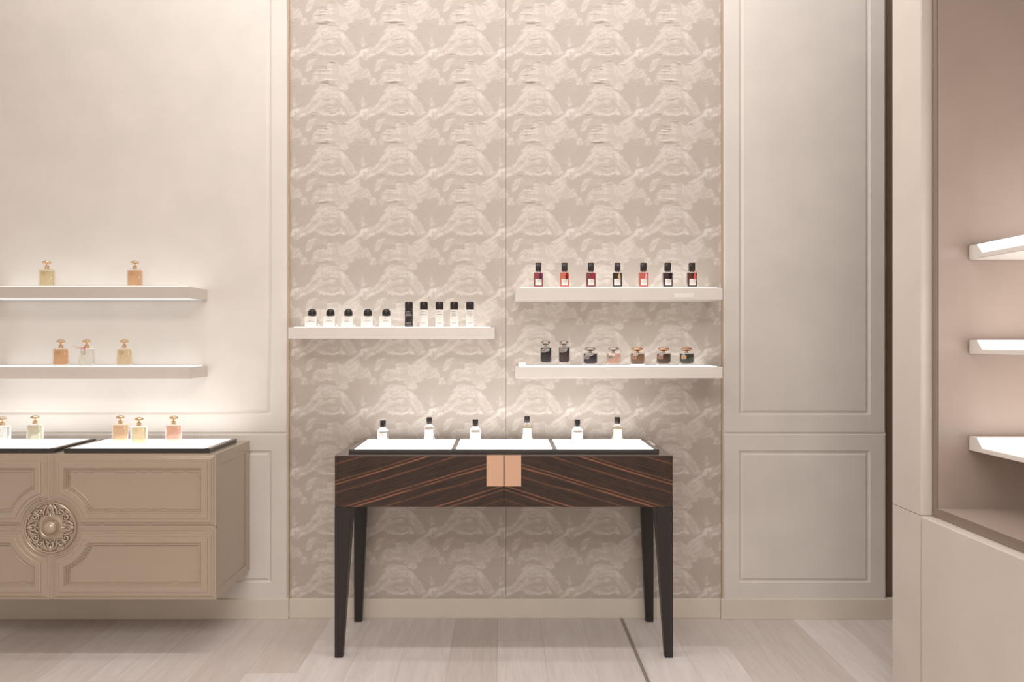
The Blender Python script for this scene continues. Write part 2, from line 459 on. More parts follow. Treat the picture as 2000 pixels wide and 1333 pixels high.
    peak = [(-11, 64), (0, 60.6), (10.5, 54.4), (19.3, 51), (28, 41.3), (35, 33.4), (40, 25), (39, 19.3), (42, 14), (55, 11), (75.5, 13), (81, 16), (91.3, 26.3), (101.8, 42), (112.4, 54.4), (119, 66),
            (115.9, 70.2), (108, 72), (100, 70), (93, 69.4), (85, 72), (73.7, 72.9), (58, 72), (45, 67.6), (47, 65), (42, 61.5), (33.4, 61.5), (22.8, 68.5), (17.6, 70.2), (8.8, 75.5), (0, 77.3), (-11, 72)]
    psd = polysd(peak); pc = cov(psd, 1.2)
    # brightest along the outer slopes, fading towards the crest and the middle
    rim = np.exp(-((psd+3.5)/3.5)**2)
    fil = np.clip(1-np.abs(np.sin(pnoise(11, 9, 4, .62)*26+.05*wx))*2.0, 0, 1)
    lightv = .56+.12*rim*np.clip((gy-14)/22, 0, 1)*(gx < 95)+pnoise(13, 12)*.5-fil*.26*(psd < -2)
    img = img*(1-pc)+pc*lightv
    for S, r, v in (([(105, 84), (112.4, 79), (122.9, 71), (127, 66), (136, 60)], 3.0, .78), ([(97, 89), (106, 83.5)], 1.4, .66), ([(130.8, 37), (131, 50)], 2.0, .5), ([(131, 44), (131.5, 52)], 3.6, .5),
                    ([(123, 46), (129, 49), (138, 50)], 1.5, .5), ([(-5, 73), (-5, 77), (-1, 79.5), (4, 79), (5, 75)], 1.0, .75), ([(10, 70), (11, 75)], 1.1, .7)):
        c = cov(strokesd(S, r)); img = img*(1-c)+c*v
    for S, r, v in (([(58, 40), (66, 39), (72, 38), (79, 42), (84, 48)], 2.1, .18), ([(52, 38), (58, 42)], 1.7, .22), ([(47, 37), (46.5, 43)], .9, .25), ([(34, 46), (41, 44.5)], 1.7, .2),
                    ([(53, 55), (62, 51.5), (74, 53), (88, 52), (92, 57), (98, 66), (104, 70)], 2.1, .14), ([(59.5, 58), (65, 65), (75.5, 66), (84, 60), (87, 54)], 1.8, .2), ([(68, 60.5), (73, 61.5)], .8, .3),
                    ([(44, 56), (49, 54), (53, 58), (49, 60)], 1.0, .25), ([(25, 58), (28, 61)], 1.2, .3), ([(-1, 66), (0, 74)], 1.1, .3), ([(7, 67), (7.5, 74)], .7, .38)):
        c = cov(strokesd(S, r), 1.); img = img*(1-c)+c*v
    U, V = wx/PX, wy/PY
    h1 = fnoise(U+V, U, 34, 7, 2); h2 = fnoise(U-V, V, 34, 7, 2); h3 = fnoise(V, U, 44, 6, 2)
    left = ((gx > 0) & (gx < 50)) | (gx > 105)
    hs = np.where(left, h1, np.where(gx > 84, h2, h3))
    hair = np.clip(.5+hs*3.4, 0, 1)
    cont = np.clip(1-np.abs(np.sin(pnoise(7, 6, 3, .6)*30))*2.4, 0, 1)
    img = img+(hair-.5)*(.06+.42*np.clip(img, 0, 1))+cont*.10*np.clip(img, 0, 1)
    img = np.where(img > .8, .8+(img-.8)*.35, img)
    hgt = np.clip(img, 0, 1)*.7+hair*.3*np.clip(img, .1, 1)
    return img, hgt, PX, PY
TI, TH, TPX, TPY = paper_tile()
DASH = [(58, 4, 19, 1), (54, 9, 15, -1), (54, 6, 17, .8), (60, 97, 9, 1), (50, 101, 12, 1), (48, 108, 14, .7), (74, 83, 6, 1), (75, 86.5, 8, .9), (99, 88, 6, 1), (104, 84, 5, .8), (105, 35, 4, .8), (107, 30, 3, .7), (128, 7, 5, .9),
        (131, 13, 4, .8), (12, 93, 5, .7), (36, 69, 7, .8), (70, 12, 8, .8), (66, 39, 8, .6), (70, 55, 9, .7), (72, 67, 9, .6), (17, 27, 5, .5), (125, 100, 4, .8), (27, 9, 5, .6), (52, 92, 9, .5), (90, 104, 5, .4), (8, 103, 4, .6), (112, 12, 5, .7)]
def paper_mesh():
    sw = F/WP; step = 1.15/sw
    V, Fc, AT = [], [], []; base = 0
    rs = np.random.RandomState(11)
    for x0, x1 in ((xx(562.5)+.001, XS-.0007), (XS+.0007, xx(1412)-.001)):
        nx = int((x1-x0)/step); z0, z1 = .06, 3.12; nz = int((z1-z0)/step)
        xs_ = np.linspace(x0, x1, nx); zs_ = np.append(np.linspace(z0, z1, nz), CEIL)
        Xg, Zg = np.meshgrid(xs_, zs_)
        px = Xg*sw+CX-712.; py = CY-(Zg-CAMZ)*sw-388.
        H, W = TI.shape
        u = px/TPX*W-.5; v = py/TPY*H-.5
        i, j = np.floor(u).astype(int), np.floor(v).astype(int); fu, fv = u-i, v-j
        def smp(T): return (T[j % H, i % W]*(1-fu)+T[j % H, (i+1) % W]*fu)*(1-fv)+(T[(j+1) % H, i % W]*(1-fu)+T[(j+1) % H, (i+1) % W]*fu)*fv
        pr = smp(TI); hg = smp(TH)*.00035
        wr = np.zeros_like(pr)
        kx0, kx1 = int(np.floor(px.min()/TPX))-1, int(px.max()/TPX)+1; ky0, ky1 = int(np.floor(py.min()/TPY))-1, int(py.max()/TPY)+1
        pxr, pyr = px[0], py[:, 0]
        for a in range(kx0, kx1+1):
            for b in range(ky0, ky1+1):
                for (dx, dy, L, amp) in DASH:
                    cx_, cy_ = a*TPX+dx+rs.randn()*1.5, b*TPY+dy+rs.randn()*1.0
                    zc = CAMZ-(cy_+388-CY)/sw
                    A = (amp if L > 5 else amp*.4)*min(1, max(.06, (zc-1.35)/1.1))*(.45+.9*rs.rand())
                    sl = rs.randn()*.06; L2 = L*(.85+.5*rs.rand()); sg = .85+.3*rs.rand()
                    ii = np.where(np.abs(pxr-cx_) < L2*1.6)[0]; jj = np.where(np.abs(pyr-cy_) < 8)[0]
                    if not len(ii) or not len(jj): continue
                    sub = np.ix_(jj, ii)
                    ddx, ddy = px[sub]-cx_, py[sub]-cy_
                    ddy = ddy-sl*ddx-.012*ddx*ddx/max(L2, 1)*(1 if amp > 0 else -1)
                    wr[sub] += A*np.exp(-(ddx/(L2*.62))**4)*np.exp(-(ddy/sg)**2)
        yy = WP-hg-wr*.0036
        V.append(np.stack([Xg, yy, Zg], -1).reshape(-1, 3)); AT.append(pr.reshape(-1))
        n = nx; m = len(zs_)
        idx = (np.arange(m-1)[:, None]*n+np.arange(n-1)[None, :]).reshape(-1)+base
        Fc.append(np.stack([idx, idx+1, idx+n+1, idx+n], -1)); base += n*m
    V = np.concatenate(V); Fc = np.concatenate(Fc); AT = np.concatenate(AT)
    me = bpy.data.meshes.new('wall_back_center')
    me.vertices.add(len(V)); me.vertices.foreach_set('co', V.astype(np.float32).ravel())
    me.loops.add(len(Fc)*4); me.loops.foreach_set('vertex_index', Fc.astype(np.int32).ravel())
    me.polygons.add(len(Fc)); me.polygons.foreach_set('loop_start', np.arange(0, len(Fc)*4, 4, dtype=np.int32))
    me.polygons.foreach_set('use_smooth', np.ones(len(Fc), bool))
    me.update(calc_edges=True)
    at_ = me.attributes.new('print', 'FLOAT', 'POINT'); at_.data.foreach_set('value', AT.astype(np.float32))
    return me
struct(link('wall_back_center', paper_mesh(), 'damask_wallpaper'))
struct(box('wall_back', XL, XR, 3.80, 3.85, 0, CEIL, 'dark_recess', bev=0))
struct(box('trim_1', xx(562.5), xx(564.6), WL+.002, WP+.001, .05, CEIL, 'brass_bead', bev=0))
struct(box('trim_2', xx(1409.9), xx(1412), WL+.002, WP+.001, .05, CEIL, 'brass_bead', bev=0))
zb = CAMZ-(1171.5-CY)*BB/F
struct(box('baseboard_left', XL, X(563, BB), BB, WL+.03, 0, zb, 'baseboard_paint', bev=.002))
struct(box('baseboard_center', X(563, BB), X(1409, BB), 3.764, WP+.02, 0, CAMZ-(1170.5-CY)*3.764/F, 'baseboard_paint', bev=.002))
struct(box('baseboard_right', X(1409, BB), XR, BB, WL+.035, 0, zb, 'baseboard_paint', bev=.002))
struct(box('trim_3', .562, .577, YB, 3.764, -.01, .0012, 'strip_metal', bev=0))

# ---------------------------------------------------------------- wall shelves
def shelf(x0, x1, yf, z0, z1, label, left_wall=False, group=None):
    t = empty('wall_shelf', ((x0+x1)/2, WP if not left_wall else WL, z0), label, 'shelf', group)
    yb = (WP if not left_wall else WL)
    o = Vector(t.location)
    bm = bmesh.new(); bx(bm, x0-o.x, x1-o.x, yf-o.y, yb-o.y, 0, z1-z0, .0018)
    obj('shelf_body', bm, 'dimmed_shelf_lacquer' if left_wall else 'shelf_lacquer', t)
    bm = bmesh.new(); bx(bm, x0+.02-o.x, x1-.02-o.x, yf+.02-o.y, yb-.012-o.y, z1-z0-.004, z1-z0+.003, .001)
    obj('light_panel', bm, 'lit_left_shelf' if left_wall else 'lit_shelf_top', t)
    if left_wall:
        bm = bmesh.new(); bx(bm, x0+.02-o.x, x1-.02-o.x, yf+.03-o.y, yb-.012-o.y, -.0012, .003, .0005)
        obj('underside_light', bm, 'lit_underside', t)
    return t
SF = 3.548
def zs(py): return CAMZ-(py-CY)*SF/F
def xs(px): return (px-CX)*SF/F
shelf(-2.44, X(370.5, SF), SF, zs(582), zs(560), 'long beige wall shelf with two gold-capped bottles, upper of the two at the left', True, 'wall shelves above the champagne cabinet')
shelf(-2.44, X(370.5, SF), SF, zs(740), zs(718), 'long beige wall shelf with three gold-capped bottles, lower of the two at the left', True, 'wall shelves above the champagne cabinet')
shelf(xs(563), xs(966), SF, zs(662), zs(640), 'single white wall shelf on the wallpaper holding black-capped white bottles', group='wall shelves on the wallpaper')
sh_ru = shelf(xs(1007), xs(1411.5), SF, zs(585.5), zs(562.5), 'white wall shelf with seven tasselled bottles at the right edge of the wallpaper', group='wall shelves on the wallpaper')
sh_rl = shelf(xs(1006.5), xs(1411.5), SF, zs(739), zs(717.5), 'white wall shelf with dark pebble-capped bottles under the shelf of tasselled ones', group='wall shelves on the wallpaper')
# pale blank sticker on the upper right fascia
o = box('sticker', X(1317, SF)-sh_ru.location.x, X(1355, SF)-sh_ru.location.x, SF-.0006-sh_ru.location.y, SF+.001-sh_ru.location.y,
        zs(581)-sh_ru.location.z, zs(573)-sh_ru.location.z, 'white_card', sh_ru, 0)
o['label'] = 'pale blank sticker strip'

# ---------------------------------------------------------------- console table
KF = 3.297
xk0, xk1 = X(654, KF), X(1314, KF); zk0, zk1 = Z(991, KF), Z(890, KF)
con = empty('console_table', (-.002, 3.52, 0), 'dark striped ebony console table with copper pulls and tapered black legs', 'table')
cl = con.location
def rel(o, root): # place geometry authored in world space under a root
    o.parent = root; o.matrix_parent_inverse = Matrix.Translation(root.location).inverted(); return o
rel(box('body', xk0, xk1, KF+.018, 3.758, zk0, zk1-.0045, 'ebony', bev=.001), con)
rel(box('table_top', xk0, xk1, KF+.0005, 3.76, zk1-.004, zk1-.0006, 'brown_top_sheen', bev=.0006), con)
for a, b in ((xk0, -.0025), (-.0015, xk1)):
    d = rel(box('drawer_front', a, b, KF, KF+.017, zk0, zk1-.0045, 'macassar_veneer', bev=.0006), con)
    hx = (X(950, KF), X(983.3, KF)) if a == xk0 else (X(985.2, KF), X(1018, KF))
    h = bmesh.new(); zt, z_ = zk1, Z(950.5, KF)
    bx(h, hx[0], hx[1], KF-.0035, KF-.0002, z_, zt, .0008)
    bx(h, hx[0], hx[1], KF-.0035, KF+.02, zt-.0015, zt, .0004)
    ho = obj('handle', h, 'copper_plate'); ho.parent = d
    ho['label'] = 'flat copper pull plate'
def leg(px0, px1t, px1b, D, ys, front):
    bm = bmesh.new()
    s = F/D; xo, xt, xb = (px0-CX)/s, (px1t-CX)/s, (px1b-CX)/s
    wt, wb = .072, .034
    y0 = D
    ringb, ringt = [], []
    if front: yb_, yt_ = (D, D+wb), (D, D+wt)
    else: yb_, yt_ = (ys-wb, ys), (ys-wt*.6, ys)
    for (xa, yy, z, lst) in ((xb, yb_, 0, ringb), (xt, yt_, zk0, ringt)):
        for p, q in ((xo, yy[0]), (xa, yy[0]), (xa, yy[1]), (xo, yy[1])): lst.append(bm.verts.new((p, q, z)))
    for k in range(4):
        m = (k+1) % 4; bm.faces.new((ringb[k], ringb[m], ringt[m], ringt[k]))
    bm.faces.new(ringb); bm.faces.new(ringt)
    bmesh.ops.recalc_face_normals(bm, faces=bm.faces)
    bmesh.ops.bevel(bm, geom=list(bm.edges), offset=.0018, segments=2, affect='EDGES')
    return rel(obj('leg', bm, 'ebony'), con)
leg(653.5, 687, 669, KF, None, True); leg(1314.5, 1281, 1299, KF, None, True)
leg(692, 717.5, 706.5, 3.72, 3.75, False); leg(1276, 1250.5, 1261.5, 3.72, 3.75, False)

def tray(x0, x1, y0, y1, z0, z1, bays, label, group=None):
    t = empty('lit_tray', ((x0+x1)/2, (y0+y1)/2, z0), label, 'tray', group)
    bm = bmesh.new()
    bx(bm, x0, x1, y0, y1, z0, z1-.006, .0006)                 # bottom plate
    e0, e1 = y0+.004, y1-.005
    bx(bm, x0, x1, y0, e0, z1-.006, z1); bx(bm, x0, x1, e1, y1, z1-.006, z1)
    xs_ = [x0]+[v for b in bays for v in b]+[x1]
    rel(obj('frame', bm, 'tray_black'), t)
    for k in range(0, len(xs_), 2): rel(box('divider' if 0 < k < len(xs_)-2 else 'rim', xs_[k], xs_[k+1], e0, e1, z1-.006, z1-.0001, 'brown_top_sheen', bev=0), t)
    for a, b in bays:
        rel(box('light_panel', a+.0005, b-.0005, e0+.0005, e1-.0005, z1-.0065, z1-.0002, 'lit_acrylic', bev=0), t)
    return t
TZ = .884; ty0, ty1 = 3.334, 3.69
tray(-.671, .667, ty0, ty1, zk1, TZ, [(-.6475, -.229), (-.209, .2075), (.228, .645)], 'long black-framed tray with three glowing white panels on the dark console')

# white card on the console top beside the tray
tag(box('shelf_tag', .689, .703, 3.60, 3.735, zk1, zk1+.006, 'white_card', bev=.001), 'small white tag lying beside the lit tray at the right end of the console', 'tag')
tag(box('shelf_tag', X(1012.5, 3.62), X(1026.5, 3.62), 3.61, 3.635, zs(717.5)+.003, zs(710.0)+.003, 'white_card', bev=.001), 'small white block at the left end of the shelf of pebble-capped bottles', 'tag')

# ---------------------------------------------------------------- champagne cabinet
CF = 3.307; cx1 = -1.2367; mcx = X(97, CF); mcz = Z(1032, CF); cx0 = 2*mcx-cx1
cab = empty('sideboard', (mcx, 3.55, 0), 'champagne wall-hung sideboard with moulded drawers and round carved medallion', 'cabinet')
cz0, cz1 = Z(1173.5, CF), Z(888, CF)
sB = CF/F
# carcass with recessed side panels
bm = bmesh.new(); bx(bm, cx0+.004, cx1-.004, CF+.026, WL-.001, cz0, cz1, .001)
for side in (-1, 1):
    xe = cx1 if side > 0 else cx0
    xa, xb_ = (xe-.004, xe) if side > 0 else (xe, xe+.004)
    ya, yb_ = CF+.026, WL-.001
    bx(bm, xa, xb_, ya, ya+.05, cz0, cz1); bx(bm, xa, xb_, yb_-.06, yb_, cz0, cz1)
    bx(bm, xa, xb_, ya+.05, yb_-.06, cz1-.05, cz1); bx(bm, xa, xb_, ya+.05, yb_-.06, cz0, cz0+.035)
rel(obj('carcass', bm, 'champagne_lacquer'), cab)
# moulded quarter fronts: outline = rectangle whose corner at the medallion is cut by an arc
PROF = [(0, 0), (0, 5), (.8, 6), (3, 6), (4, 8), (4.6, 9.2), (7, 9.2), (8, 11), (8.6, 12.2), (10.5, 12.2), (11, 12.2), (15, 12.2), (15.6, 14.5), (17, 15.5), (26, 15.5),
        (26.8, 12.5), (28.6, 12.2), (29.4, 9.2), (30, 10.2), (31.8, 10.2), (32.6, 6.5), (33.4, 7.3), (34.8, 7.3), (35.6, 4.5), (38, 4.5)]
def quarter(sx, sz):
    """sx,sz = +-1 : side of the medallion centre; returns bmesh in world space"""
    bm = bmesh.new()
    U1 = (cx1-mcx)/sB; V1 = ((cz1-mcz) if sz > 0 else (mcz-cz0))/sB; U0 = 3.0; V0 = 3.0
    R0 = 54.
    rings = []
    for d, h in PROF:
        u0, v0, u1, v1 = U0+d*.96, V0+d*.96, U1-d, V1-d
        R = R0+d
        pts = [(u1, v0), (u1, v1), (u0, v1)]
        a0 = math.acos(min(1, u0/R)); a1 = math.asin(min(1, v0/R))
        N = 18
        for k in range(N+1):
            a = a0+(a1-a0)*k/N; pts.append((R*math.cos(a), R*math.sin(a)))
        rings.append([bm.verts.new((mcx+sx*p*sB, CF+.018-h*.00135, mcz+sz*q_*sB)) for p, q_ in pts])
    for a, b in zip(rings, rings[1:]):
        for k in range(len(a)):
            m = (k+1) % len(a); bm.faces.new((a[k], a[m], b[m], b[k]))
    bm.faces.new(rings[-1])
    # close the back
    back = [bm.verts.new((v.co.x, CF+.026, v.co.z)) for v in rings[0]]
    for k in range(len(back)):
        m = (k+1) % len(back); bm.faces.new((rings[0][k], rings[0][m], back[m], back[k]))
    bm.faces.new(list(reversed(back)))
    return bm
for sx in (-1, 1):
    for sz in (1, -1):
        rel(obj('drawer_front', quarter(sx, sz), 'champagne_lacquer'), cab)
rel(box('front_rail', cx0+.003, cx1-.003, CF+.0125, CF+.026, cz0+.001, cz1-.001, 'champagne_lacquer', bev=0), cab)
# medallion: dished plate, rim, scrollwork, dome
def disc_prof(prof, name, mat, parent):
    bm = bmesh.new(); lathe(prof, bm, 64)
    for v in bm.verts:
        x, y, z = v.co; v.co = Vector((mcx+x, CF+.018-z, mcz+y))
    return obj(name, bm, mat, parent, 40)
med = rel(disc_prof([(.112, 0), (.1125, .008), (.110, .013), (.107, .0165), (.1035, .0150), (.101, .0085), (.090, .0075), (.060, .008), (.047, .014), (.046, .0165), (.042, .017), (.039, .0145), (.034, .013), (.001, .013)], 'medallion', 'champagne_relief', None), cab)
dome = disc_prof([(.0300, .0), (.0300, .0175), (.0290, .0205), (.0262, .0255), (.0215, .0305), (.0155, .0342), (.0085, .0363), (.001, .037)], 'boss', 'champagne_relief', None)
dome.parent = med
bm = bmesh.new()
def spiral(c, r0, r1, a0, turns, sgn, n=26):
    out = []
    for k in range(n+1):
        f = k/n; r = r0+(r1-r0)*f**.8; a = a0+sgn*turns*2*PI*f
        out.append((c[0]+r*math.cos(a), c[1]+r*math.sin(a)))
    return out
strokes = []
for q in range(4):                                             # fourfold acanthus
    rot = q*PI/2
    def T(p, f=1):
        x, y = p; x *= f; c, s_ = math.cos(rot), math.sin(rot); return (x*c-y*s_, x*s_+y*c)
    for f in (1, -1):
        strokes.append(([T(p, f) for p in spiral((.044, .066), .0165, .003, -2.3, 1.35, 1)], .0034))
        strokes.append(([T(p, f) for p in [(.028, .052), (.030, .064), (.026, .078), (.017, .090), (.012, .098)]], .0038))
        strokes.append(([T(p, f) for p in [(.006, .060), (.012, .072), (.009, .086), (.003, .098)]], .0042))
        strokes.append(([T(p, f) for p in [(.020, .050), (.017, .060), (.010, .066), (.004, .070)]], .0028))
        strokes.append(([T(p, f) for p in [(.058, .078), (.054, .086), (.044, .092), (.034, .094)]], .0030))
    strokes.append(([T(p) for p in [(0, .076), (0, .086), (0, .096), (0, .103)]], [.003, .008, .0085, .003]))
    strokes.append(([T(p) for p in [(0, .048), (0, .056), (0, .064)]], [.007, .005, .0015]))
    strokes.append(([T(p) for p in [(.066, .066), (.060, .060), (.052, .056)]], [.007, .005, .002]))
for pts, r in strokes:
    n = len(pts)
    if isinstance(r, list): r = [q_*1.15 for q_ in r]
    else: r *= 1.35
    rr = r if isinstance(r, list) else [r*(.55+.45*math.sin(PI*(k+.5)/n)) for k in range(n)]
    tube(bm, [(mcx+x, CF+.018-.0125, mcz+y) for x, y in pts], rr, 8, .9)
sc = obj('scrollwork', bm, 'champagne_relief', None, 60); sc.parent = med
bm = bmesh.new()
for k in range(40):
    a = 2*PI*k/40; c = Vector((mcx+.0365*math.cos(a), CF+.018-.0148, mcz+.0365*math.sin(a)))
    bmesh.ops.create_uvsphere(bm, u_segments=8, v_segments=5, radius=.0021, matrix=Matrix.Translation(c))
o = obj('bead_ring', bm, 'champagne_relief', None, 60); o.parent = med

TC = .886
tg = 'lit trays on the champagne sideboard'
tray(-1.905, -1.275, 3.347, 3.69, cz1, TC, [(-1.882, -1.298)], 'black-framed glowing tray holding three amber bottles on the right of the sideboard', tg)
tray(-2.578, -1.948, 3.347, 3.69, cz1, TC, [(-2.555, -1.971)], 'black-framed glowing tray cut off by the left edge, with pale bottles', tg)

# ---------------------------------------------------------------- display cabinet at right
dc = empty('display_cabinet', (1.8, 2.0, 0), 'tall beige built-in display cabinet with open lit case at the right edge', 'cabinet')
XC, XG = 1.455, 1.492; YN, YF = 2.70, 2.90
zseam = .7405
bm = bmesh.new(); bx(bm, XC, XG+.004, YN, YF, zseam+.0012, CEIL, 0)
es = [e for e in bm.edges if abs(e.verts[0].co.z-e.verts[1].co.z) > .5 and e.verts[0].co.x < XC+.01 and e.verts[0].co.y < YN+.01]
bmesh.ops.bevel(bm, geom=es, offset=.003, segments=3, affect='EDGES')
rel(obj('column', bm, 'cabinet_lacquer'), dc)
bm = bmesh.new(); bx(bm, XC, 2.2, YN+.001, YF, 0, zseam-.0008, 0)
es = [e for e in bm.edges if abs(e.verts[0].co.z-e.verts[1].co.z) > .3 and e.verts[0].co.x < XC+.01 and e.verts[0].co.y < YN+.01]
bmesh.ops.bevel(bm, geom=es, offset=.0045, segments=2, affect='EDGES')
rel(obj('plinth_end', bm, 'cabinet_lacquer'), dc)
bm = bmesh.new(); bx(bm, XC-.004, 2.2, 1.2, YN-.010, 0, zseam-.0008, .003)
rel(obj('base_cupboard', bm, 'cabinet_lacquer'), dc)
rel(box('groove_strip', XC+.006, XC+.05, YN-.012, YN+.003, 0, zseam-.002, 'cabinet_lacquer', bev=0), dc)
rel(box('case_sill', XG, 2.2, 1.2, 2.664, zseam-.0006, .774, 'case_floor_metal', bev=0), dc)
bm = bmesh.new()
bx(bm, XG-.0002, XG+.004, 1.2, YN-.0003, zseam-.0004, .7735)
bx(bm, XG-.0002, XG+.004, 2.668, YN-.0003, .7735, 3.3)
rel(obj('opening_frame', bm, 'bronze_frame'), dc)
rel(box('case_end', XG+.004, 2.2, 2.664, YF, .774, CEIL, 'case_lining', bev=0), dc)
rel(box('case_back', 2.18, 2.2, 1.2, 2.664, .774, CEIL, 'case_lining', bev=0), dc)
rel(box('case_near_end', XG, 2.2, 1.18, 1.2, zseam, CEIL, 'case_lining', bev=0), dc)
rel(box('case_head', XG, 2.18, 1.2, 2.664, 3.3, CEIL, 'cabinet_lacquer', bev=0), dc)
SX = 1.598
for zt, lab in ((1.679, 'topmost'), (1.355, 'middle'), (1.024, 'lowest')):
    t = empty('lit_shelf', (1.88, 2.0, zt-.049), lab+' of the three glowing white shelves inside the right-hand display case', 'shelf', 'glowing shelves in the display case')
    bm = bmesh.new(); zb_ = zt-.049
    # end cap: trapezoid prism (Y-Z profile) + bottom/lip
    pr = [(2.662, zb_), (2.662, zt), (2.616, zt), (2.585, zb_+.017), (1.25, zb_+.017), (1.25, zb_)]
    for xa in (SX, 2.178):
        pass
    va = [bm.verts.new((SX, y, z)) for y, z in pr]; vb = [bm.verts.new((2.178, y, z)) for y, z in pr]
    bm.faces.new(va); bm.faces.new(list(reversed(vb)))
    for k in range(6):
        m = (k+1) % 6; bm.faces.new((va[k], va[m], vb[m], vb[k]))
    bmesh.ops.recalc_face_normals(bm, faces=bm.faces)
    bmesh.ops.bevel(bm, geom=list(bm.edges), offset=.002, segments=2, affect='EDGES')
    rel(obj('shelf_body', bm, 'shelf_lacquer'), t)
    bm = bmesh.new()
    pr = [(2.6155, zt-.001), (2.586, zb_+.0175), (1.26, zb_+.0175), (1.26, zt-.001)]
    va = [bm.verts.new((SX+.001, y, z)) for y, z in pr]; vb = [bm.verts.new((2.176, y, z)) for y, z in pr]
    bm.faces.new(va); bm.faces.new(list(reversed(vb)))
    for k in range(4):
        m = (k+1) % 4; bm.faces.new((va[k], va[m], vb[m], vb[k]))
    rel(obj('light_panel', bm, 'lit_case_shelf'), t)

# ---------------------------------------------------------------- bottles
def copy_thing(root, loc, label, rotz=0, swap=None):
    r = root.copy(); C.objects.link(r); r.location = loc; r.rotation_euler = (0, 0, rotz); r['label'] = label
    for ch in list(root.children):
        c = ch.copy(); C.objects.link(c); c.parent = r
        key = ch.name.split('.')[0]
        if swap and key in swap:
            c.data = ch.data.copy(); c.data.materials.clear(); c.data.materials.append(MATS[swap[key]])
        for g_ in ch.children:
            d = g_.copy(); C.objects.link(d); d.parent = c
    return r

# A: gold-capped crystal flacon
def flacon_a(loc, label, group, juice, level=.074, rotz=0):
    t = empty('perfume_bottle', loc, label, 'perfume bottle', group, rotz)
    w, d, h = .0655, .036, .086
    obj('glass_body', loft([(0, w-.006, d-.006, .006), (.002, w-.001, d-.001, .007), (.006, w, d, .007), (h-.006, w, d, .007), (h-.002, w-.005, d-.005, .008), (h, w-.016, d-.014, .008), (h+.0005, .016, .016, .0079)]), 'thick_glass', t, 50)
    obj('liquid', loft([(.0085, w-.016, d-.014, .008), (.011, w-.009, d-.010, .006), (level, w-.0085, d-.010, .006)]), juice, t, 50)
    obj('collar', lathe([(.0095, h), (.0105, h+.001), (.0105, h+.005), (.0085, h+.006), (.0085, h+.008), (.0105, h+.009), (.0105, h+.0135), (.007, h+.0145), (.005, h+.0165)]), 'gold', t, 35)
    obj('cap', lathe([(.0045, h+.016), (.0055, h+.020), (.0075, h+.0225), (.0165, h+.0245), (.0188, h+.0265), (.0188, h+.0330), (.0172, h+.0350), (.0120, h+.0375), (.0060, h+.0395), (.0010, h+.0400)], n=10), 'gold', t, 25)
    bm = bmesh.new()
    yf = -d/2-.0004
    def ln(x0, x1, z, th=.0007):
        vs = [bm.verts.new((a, yf, b)) for a, b in ((x0, z), (x1, z), (x1, z+th), (x0, z+th))]; bm.faces.new(vs)
    for k, hw in enumerate((.010, .0105, .011, .0112, .011, .0105, .0095, .008, .006, .0035)):      # crest
        ln(-.006-hw, -.006-hw*.25, .070-k*.0019, .0009); ln(-.006+hw*.25, -.006+hw, .070-k*.0019, .0009)
        if k in (1, 2, 5, 6, 8): ln(-.006-hw*.2, -.006+hw*.2, .0708-k*.0019, .0007)
    bm2 = bm
    me = bpy.data.meshes.new('crest'); bm2.to_mesh(me); bm2.free(); link('crest', me, 'ink_brown', t)
    text_obj([('EAU DE PARFUM', .0036, .039), ('Nº 20', .003, .033)], d/2+.0004, 'ink_brown', t)
    return t
zl_u, zl_l = zs(560)+.003, zs(718)+.003
gA = 'gold-capped bottles at the left'
base = flacon_a((X(92, 3.64), 3.64, zl_u), 'straw-yellow gold-capped bottle, left of the two on the upper left shelf', gA, 'juice_straw', .078)
def putA(px, D, z, label, juice, rotz=0): return copy_thing(base, ((px-CX)*D/F, D, z), label, rotz, {'liquid': juice})
putA(263.5, 3.64, zl_u, 'apricot gold-capped bottle, right of the two on the upper left shelf', 'juice_apricot')
putA(119, 3.62, zl_l, 'orange-tinted gold-capped bottle, leftmost on the lower left shelf', 'juice_apricot')
rb = putA(169.5, 3.60, zl_l, 'colourless gold-capped bottle with a pink ribbon on the lower left shelf', 'juice_clear')
bm = bmesh.new()
rz = .0885
tube(bm, [(.0115*math.cos(a), .0115*math.sin(a), rz) for a in [2*PI*k/16 for k in range(17)]], .0012, 6)
tube(bm, [(-.002, -.012, rz), (-.012, -.016, rz-.003), (-.026, -.018, rz-.003), (-.040, -.018, rz+.001), (-.056, -.016, rz+.008)], [.003, .0016, .0014, .001, .0005], 6)
tube(bm, [(-.001, -.012, rz), (.000, -.019, rz-.010), (-.003, -.0195, rz-.018)], [.0025, .0015, .0008], 6)
obj('ribbon', bm, 'ribbon_pink', rb, 50)
putA(243, 3.62, zl_l, 'pale honey gold-capped bottle, rightmost on the lower left shelf', 'juice_honey')
putA(235, 3.54, TC, 'amber gold-capped bottle, leftmost on the right glowing tray of the sideboard', 'juice_amber')
putA(271.5, 3.455, TC, 'olive-gold gold-capped bottle, middle and nearest on the right sideboard tray', 'juice_olive')
putA(339, 3.52, TC, 'rose-orange gold-capped bottle, rightmost on the sideboard trays', 'juice_rose')
putA(68.5, 3.54, TC, 'pale sage gold-capped bottle, rightmost on the left glowing tray', 'juice_sage')
putA(4, 3.475, TC, 'clear grey gold-capped bottle cut by the left edge of the photo', 'juice_silver')

